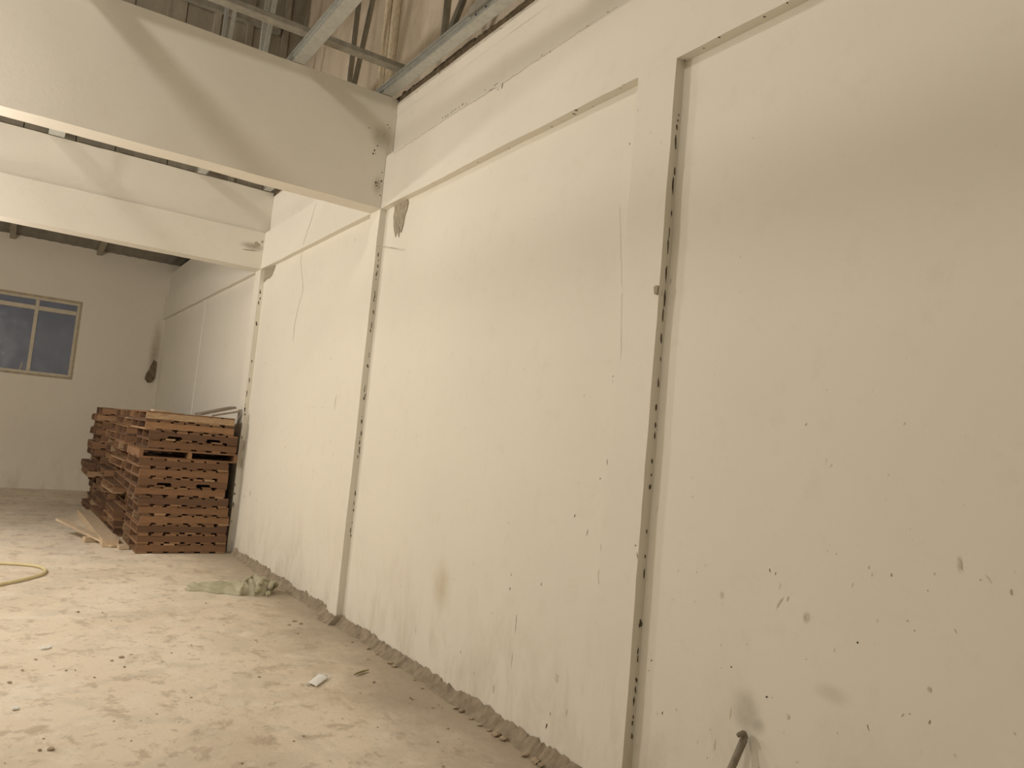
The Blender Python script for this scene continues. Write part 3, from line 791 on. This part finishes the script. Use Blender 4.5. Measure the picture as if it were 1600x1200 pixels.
plank('loose_board', (-0.36, 9.58, ztop+0.001), (-0.05, 9.56, ztop+0.085), 0.06, 0.02, M_GREYWOOD, 'narrow grey board leaning up on the pallet stack by the pilaster')
plank('loose_board', (-1.00, 9.72, ztop+0.001), (-0.80, 9.78, ztop+0.001), 0.09, 0.018, M_PLANK, 'short pale offcut lying flat on the pallet stack')
# loose planks on the floor beside the stacks
a = on(175, 850, 2, 0.02); b = on(133, 803, 2, 0.02)
plank('floor_plank', (a.x-.03, a.y-.1, 0.001), (b.x-.02, b.y, 0.001), 0.17, 0.085, M_PLANK, 'thick pale plank on the floor pointing to the end wall', 'plank', 'loose planks by the pallets')
a = on(196, 856, 2, 0.02); b = on(150, 805, 2, 0.02)
a2 = on(197, 859, 2, 0.0)
plank('floor_plank', (a2.x-.02, a2.y+.02, 0.001), (a2.x-.085, a2.y+1.9, 0.001), 0.10, 0.035, M_PLANK, 'pale plank on the floor tight beside the pallet stacks', 'plank', 'loose planks by the pallets')
blk = on(143, 847, 2, 0.0)
bm = bmesh.new(); add_box(bm, (-0.09, -0.04, 0), (0.09, 0.04, 0.062)); bevel(bm, 0.004)
o = from_bm('wood_block', bm, M_PLANK); o.location = (blk.x, blk.y+.03, 0); o.rotation_euler.z = 0.3
tag(o, 'small wooden block on the floor under the slanting plank', 'block')
# long thin plank: one end down by the stack, resting over the block, far end in the air
e0 = on(186, 854, 2, 0.0)
e0 = Vector((e0.x-.05, e0.y-0.05, 0.002)); mid = Vector((blk.x, blk.y+0.05, 0.066))
dirv = (mid-e0); far = e0+dirv*2.5
plank('floor_plank', e0, far, 0.10, 0.022, M_PLANK, 'long thin pale plank propped on a small block', 'plank', 'loose planks by the pallets')

# ------------------------------------------------------------------ sack, hose, mask, pipe, debris
def make_sack():
    A = Vector((-0.84, 7.52, 0)); B = Vector((-0.17, 7.22, 0))
    ax = (B-A); L = ax.length; ax.normalize(); sd = Vector((-ax.y, ax.x, 0))
    if sd.y < 0: sd = -sd
    nu, nv = 70, 26; vs_, fs = [], []
    def half(t):     # half width along the length
        return 0.035+0.21*max(0.0, math.sin(PI*min(1, 0.04+t*0.93)))**0.7*(0.35+0.65*t) + 0.012*math.sin(t*23)
    def height(t, s):
        prof = max(0.0, 1-abs(s)**2.2)
        h0 = 0.042+0.06*t**0.9 + 0.045*math.exp(-((t-0.8)/0.12)**2)
        fold = 0.4*abs(math.sin(5*t*PI+3.2*s+1.3*math.sin(9*t)))+0.35*abs(math.sin(3.3*s*PI+6*t+1))
        return prof*h0*(0.45+fold)+0.018*prof*max(0, noise.noise(Vector((t*9, s*3, 0))))
    for i in range(nu+1):
        t = i/nu; hw_ = half(t)
        for j in range(nv+1):
            s = -1+2*j/nv
            w_ = hw_*(1+0.14*noise.noise(Vector((t*11, math.copysign(1, s)*4, 2))))
            p = A+ax*(t*L)+sd*(s*w_+0.05*math.sin(t*3)-0.01)
            vs_.append((p.x, p.y, 0.001+height(t, s)))
    nb = len(vs_)
    for i in range(nu+1):
        for j in range(nv+1):
            q = vs_[i*(nv+1)+j]; vs_.append((q[0], q[1], 0.0))
    W = nv+1
    for i in range(nu):
        for j in range(nv):
            a_ = i*W+j; fs.append((a_, a_+W, a_+W+1, a_+1)); fs.append((nb+a_, nb+a_+1, nb+a_+W+1, nb+a_+W))
    rim = [j for j in range(W)]+[i*W+nv for i in range(1, nu+1)]+[nu*W+j for j in range(nv-1, -1, -1)]+[i*W for i in range(nu-1, 0, -1)]
    for k in range(len(rim)):
        a_, b_ = rim[k], rim[(k+1) % len(rim)]; fs.append((a_, b_, nb+b_, nb+a_))
    root = empty('crumpled_sack', (A.x+ax.x*L/2, A.y+ax.y*L/2, 0))
    tag(root, 'crumpled grey green woven sack lying at the foot of the side wall', 'sack')
    off = root.location
    me = bpy.data.meshes.new('sack_body'); me.from_pydata([tuple(Vector(v)-off) for v in vs_], [], fs); me.update()
    bm = bmesh.new(); bm.from_mesh(me); bmesh.ops.recalc_face_normals(bm, faces=list(bm.faces)); bm.to_mesh(me); bm.free()
    for p in me.polygons: p.use_smooth = True
    link('sack_body', me, M_SACK, root)
    # rolled mouth at the wall end
    for (t, r, R_, tilt, nm) in ((0.84, 0.028, 0.115, 0.5, 'rolled_mouth'), (0.66, 0.016, 0.125, 0.35, 'fold'), (0.97, 0.024, 0.08, 0.7, 'fold')):
        c = A+ax*(t*L)+sd*0.0-off; bm = bmesh.new(); pts = []; rr = []
        for k in range(25):
            an = PI*1.25*k/24-0.35
            wob = 1+0.16*math.sin(an*3+t*9)
            pts.append(c+sd*(math.cos(an)*R_*1.3*wob)+Vector((0, 0, max(0.012, math.sin(an)*R_*wob+0.015)))+ax*(math.sin(an)*R_*tilt+0.02*math.sin(an*2.3)))
            rr.append(r*(0.6+0.5*abs(math.sin(an*2.7+t*5))))
        add_tube(bm, pts, rr, 8)
        from_bm(nm, bm, M_SACK, root, True)
make_sack()

hp_ = [on(px, py, 2, 0.013) for px, py in ((-170, 893), (-90, 884), (-30, 880.5), (0, 880), (30, 881.5), (55, 884), (68, 888), (71, 892), (66, 897), (50, 902), (25, 908), (0, 913), (-50, 926), (-140, 948))]
hp_ = [Vector((-6.6, 9.9, 0)), Vector((-5.6, 9.0, 0)), Vector((-4.6, 8.9, 0))]+hp_+[Vector((-4.4, 6.9, 0)), Vector((-5.6, 6.5, 0)), Vector((-6.9, 7.4, 0)), Vector((-7.8, 7.2, 0))]
bm = bmesh.new(); add_tube(bm, [(p.x, p.y, 0.0135) for p in catmull(hp_, 8)], 0.0135, 10)
tag(from_bm('hose', bm, M_HOSE, None, True), 'cream garden hose curving in a loop on the floor', 'hose')

mc = [on(px, py, 2, 0.0) for px, py in ((481, 1069), (494, 1074), (512, 1061), (497, 1056))]
mk = sum(mc, Vector())/4
root = empty('face_mask', (mk.x, mk.y, 0.0)); tag(root, 'white disposable face mask dropped on the floor', 'mask')
bm = bmesh.new(); nx_, ny_ = 12, 16; rows = {}
for lay in (0, 1):
    for j in range(ny_+1):
        for i in range(nx_+1):
            u, v = i/nx_, j/ny_
            p = mc[0]*(1-u)*(1-v)+mc[1]*u*(1-v)+mc[2]*u*v+mc[3]*(1-u)*v-mk
            z = 0.005+0.010*math.sin(PI*u)*(0.4+0.6*v)+0.0015*math.sin(v*40)+lay*0.004
            rows[lay, i, j] = bm.verts.new((p.x, p.y, z))
for j in range(ny_):
    for i in range(nx_):
        bm.faces.new([rows[1, a_, b_] for a_, b_ in ((i, j), (i+1, j), (i+1, j+1), (i, j+1))])
        bm.faces.new([rows[0, a_, b_] for a_, b_ in ((i, j+1), (i+1, j+1), (i+1, j), (i, j))])
rim = [(i, 0) for i in range(nx_)]+[(nx_, j) for j in range(ny_)]+[(i, ny_) for i in range(nx_, 0, -1)]+[(0, j) for j in range(ny_, 0, -1)]
for k in range(len(rim)):
    a_, b_ = rim[k], rim[(k+1) % len(rim)]
    bm.faces.new((rows[0, a_[0], a_[1]], rows[0, b_[0], b_[1]], rows[1, b_[0], b_[1]], rows[1, a_[0], a_[1]]))
bmesh.ops.recalc_face_normals(bm, faces=list(bm.faces))
from_bm('mask_body', bm, M_MASK, root, True)
for c0, c1 in ((mc[0], mc[1]), (mc[2], mc[3])):
    c0 = c0-mk; c1 = c1-mk; out = ((c0+c1)/2).normalized()*0.06; up_ = Vector((0, 0, 0.004))
    bm = bmesh.new()
    add_tube(bm, catmull([c0*0.95+up_*2, c0+out*0.7+up_, (c0+c1)/2+out+up_, c1+out*0.7+up_, c1*0.95+up_*2], 6), 0.002, 6)
    from_bm('ear_loop', bm, M_MASK, root, True)

# bent pipe stub leaning on the wall
p_t = on(1163, 1154, 0, 0.034); p_b = on(1143, 1200, 0, -0.012)
d = (p_b-p_t); k = (0.0-p_t.z)/d.z; p_f = p_t+d*k
root = empty('pipe_stub', (p_f.x, p_f.y, 0)); tag(root, 'brown grey pipe leaning on the wall with a crushed bent tip', 'pipe')
bm = bmesh.new()
n = 14; pts = [p_f.lerp(p_t, i/n) for i in range(n+1)]
pts[0].z = 0.006
add_tube(bm, [p-root.location for p in pts], 0.0145, 12); from_bm('pipe', bm, M_PIPE, root, True)
tip = on(1153, 1149, 0, 0.0)
bm = bmesh.new()
ptsb = catmull([p_t, p_t+Vector((-0.002, 0.002, 0.016)), p_t.lerp(tip, 0.4)+Vector((0, 0, 0.014)), tip], 5)
add_tube(bm, [p-root.location for p in ptsb], [0.0145-0.006*i/(len(ptsb)-1) for i in range(len(ptsb))], 10)
from_bm('crushed_tip', bm, M_PIPE, root, True)

# dry leaf and twigs
lf = on(565, 1052, 2, 0)
bm = bmesh.new(); prev = None
for i in range(9):
    t = i/8; w = 0.012*math.sin(PI*t)+0.001; x = -0.075+0.15*t
    row = (bm.verts.new((x, -w, 0.008)), bm.verts.new((x, 0.008*math.sin(t*3), 0.003)), bm.verts.new((x, w, 0.010)))
    if prev:
        for q in range(2): bm.faces.new((prev[q], prev[q+1], row[q+1], row[q]))
    prev = row
bmesh.ops.solidify(bm, geom=list(bm.faces), thickness=0.002)
o = from_bm('dry_leaf', bm, M_LEAF); o.location = (lf.x, lf.y, 0.0); o.rotation_euler.z = 0.5; tag(o, 'curled yellowish dry leaf on the floor near the wall', 'leaf')
for px, py, nm in ((24, 1107, 0), (73, 1013, 1)):
    c = on(px, py, 2, 0); bm = bmesh.new()
    pp = blob_pts(0.022 if nm == 0 else 0.03, 0.018, 0.4, 8, .35)
    tp = [bm.verts.new((x_, y_, 0.007+0.004*math.sin(9*k_))) for k_, (x_, y_) in enumerate(pp)]
    bt = [bm.verts.new((x_, y_, 0.0)) for x_, y_ in pp]
    ct = bm.verts.new((0, 0, 0.010))
    for k_ in range(8):
        bm.faces.new((tp[k_], tp[(k_+1) % 8], ct)); bm.faces.new((bt[k_], bt[(k_+1) % 8], tp[(k_+1) % 8], tp[k_]))
    bm.faces.new(list(reversed(bt)))
    o = from_bm('paper_scrap', bm, M_CHIP); o.location = (c.x, c.y, 0); tag(o, ('tiny white paper scrap near the dark clod on the floor' if nm == 0 else 'white paper scrap on the floor towards the hose'), 'paper', 'paper scraps on the floor')
cl = on(80, 1171, 2, 0)
def rock_mesh(seed):
    bm = bmesh.new(); bmesh.ops.create_icosphere(bm, subdivisions=1, radius=1.0)
    for v in bm.verts:
        v.co *= 1+0.35*noise.noise(v.co*1.7+Vector((seed*7.3, 0, 0))); v.co.z = v.co.z*0.55+0.42
    me = bpy.data.meshes.new('crumb'); bm.to_mesh(me); bm.free(); me.materials.append(M_CRUMB); return me
ROCK = [rock_mesh(k) for k in range(5)]
big = [(80, 1171, .035), (62, 1172, .02), (205, 1157, .014), (103, 1047, .018), (190, 1027, .03), (175, 1032, .02), (205, 1022, .016), (122, 956, .025), (160, 957, .016), (290, 920, .02), (270, 938, .014), (322, 942, .018),
       (460, 970, .035), (470, 974, .03), (452, 976, .02), (508, 972, .03), (405, 1057, .018), (15, 1066, .025), (35, 1047, .018), (350, 976, .012), (332, 1000, .013), (402, 1003, .012), (268, 1020, .013), (295, 1021, .013),
       (583, 1013, .03), (596, 1022, .025), (612, 1037, .05), (622, 1041, .04), (650, 1062, .02), (660, 1075, .02), (641, 1090, .018), (676, 1105, .016), (720, 1105, .05), (730, 1110, .04), (741, 1122, .03), (765, 1130, .04),
       (780, 1148, .05), (792, 1155, .05), (770, 1140, .03), (825, 1180, .05), (838, 1190, .05), (850, 1195, .05), (575, 1030, .02), (550, 1003, .02), (534, 1062, .012), (540, 1066, .012), (478, 1012, .012), (430, 1001, .01),
       (535, 1122, .009), (590, 1136, .012), (640, 1098, .012), (700, 1138, .015), (245, 1115, .012), (178, 1126, .012), (220, 1126, .01), (280, 1128, .01), (300, 1108, .01), (68, 1153, .01), (370, 960, .012), (420, 985, .012)]
GR = 'crumbs of mortar and earth on the floor'
def crumb(px, py, s):
    c = on(px, py, 2, 0)
    if c.x > -0.02: c.x = -0.02
    if (c-mk).length < 0.2 or (c-lf).length < 0.12: return
    o = link('mortar_crumb', random.choice(ROCK)); o.location = (c.x, c.y, -0.003)
    o.scale = (s*0.5*random.uniform(.8, 1.4), s*0.5*random.uniform(.8, 1.4), s*0.5*random.uniform(.5, 1.0)); o.rotation_euler.z = random.uniform(0, 6.28)
    if c.x > -0.45: tag(o, 'small earthy crumb lying close to the foot of the side wall', 'crumb', 'crumbs along the wall foot')
    elif s >= 0.024: tag(o, 'larger dark clod of earth on the open floor', 'clod', 'clods on the open floor')
    else: tag(o, 'small earthy crumb scattered on the open dusty floor', 'crumb', GR)
for q in big: crumb(*q)
for _ in range(110):
    px = random.uniform(0, 800); py = random.uniform(890, 1200)
    c = on(px, py, 2, 0)
    if c.x > -0.05: continue
    if random.random() > 0.35+0.65*max(0, 1+c.x/1.2): continue
    crumb(px, py, random.uniform(.006, .02))

# ------------------------------------------------------------------ hanging lamps over the hall
for (p, w, rad_), lo in zip(LAMPS, lamp_objs):
    root = empty('hanging_lamp', (p[0], p[1], p[2])); tag(root, 'bare warm bulb hanging '+('beside the truss carrying cross beam' if 5 < p[1] < 6 else 'beside the far cross beam' if p[1] > 9 else 'high up under the metal roof'), 'lamp', 'lamps over the hall')
    bm = bmesh.new(); add_tube(bm, [(0, 0, 0.36), (0, 0, 7.3-p[2])], 0.006, 6); from_bm('cable', bm, M_DARK, root)
    bm = bmesh.new(); add_tube(bm, [(0, 0, 0.27), (0, 0, 0.29), (0, 0, 0.36)], [0.03, 0.028, 0.018], 12); from_bm('socket', bm, M_DARK, root)
    bm = bmesh.new(); bmesh.ops.create_uvsphere(bm, u_segments=14, v_segments=10, radius=0.055)
    for v in bm.verts: v.co.z += 0.215
    from_bm('bulb', bm, M_BULB, root, True)
    lo.parent = root; lo.location = (0, 0, 0)
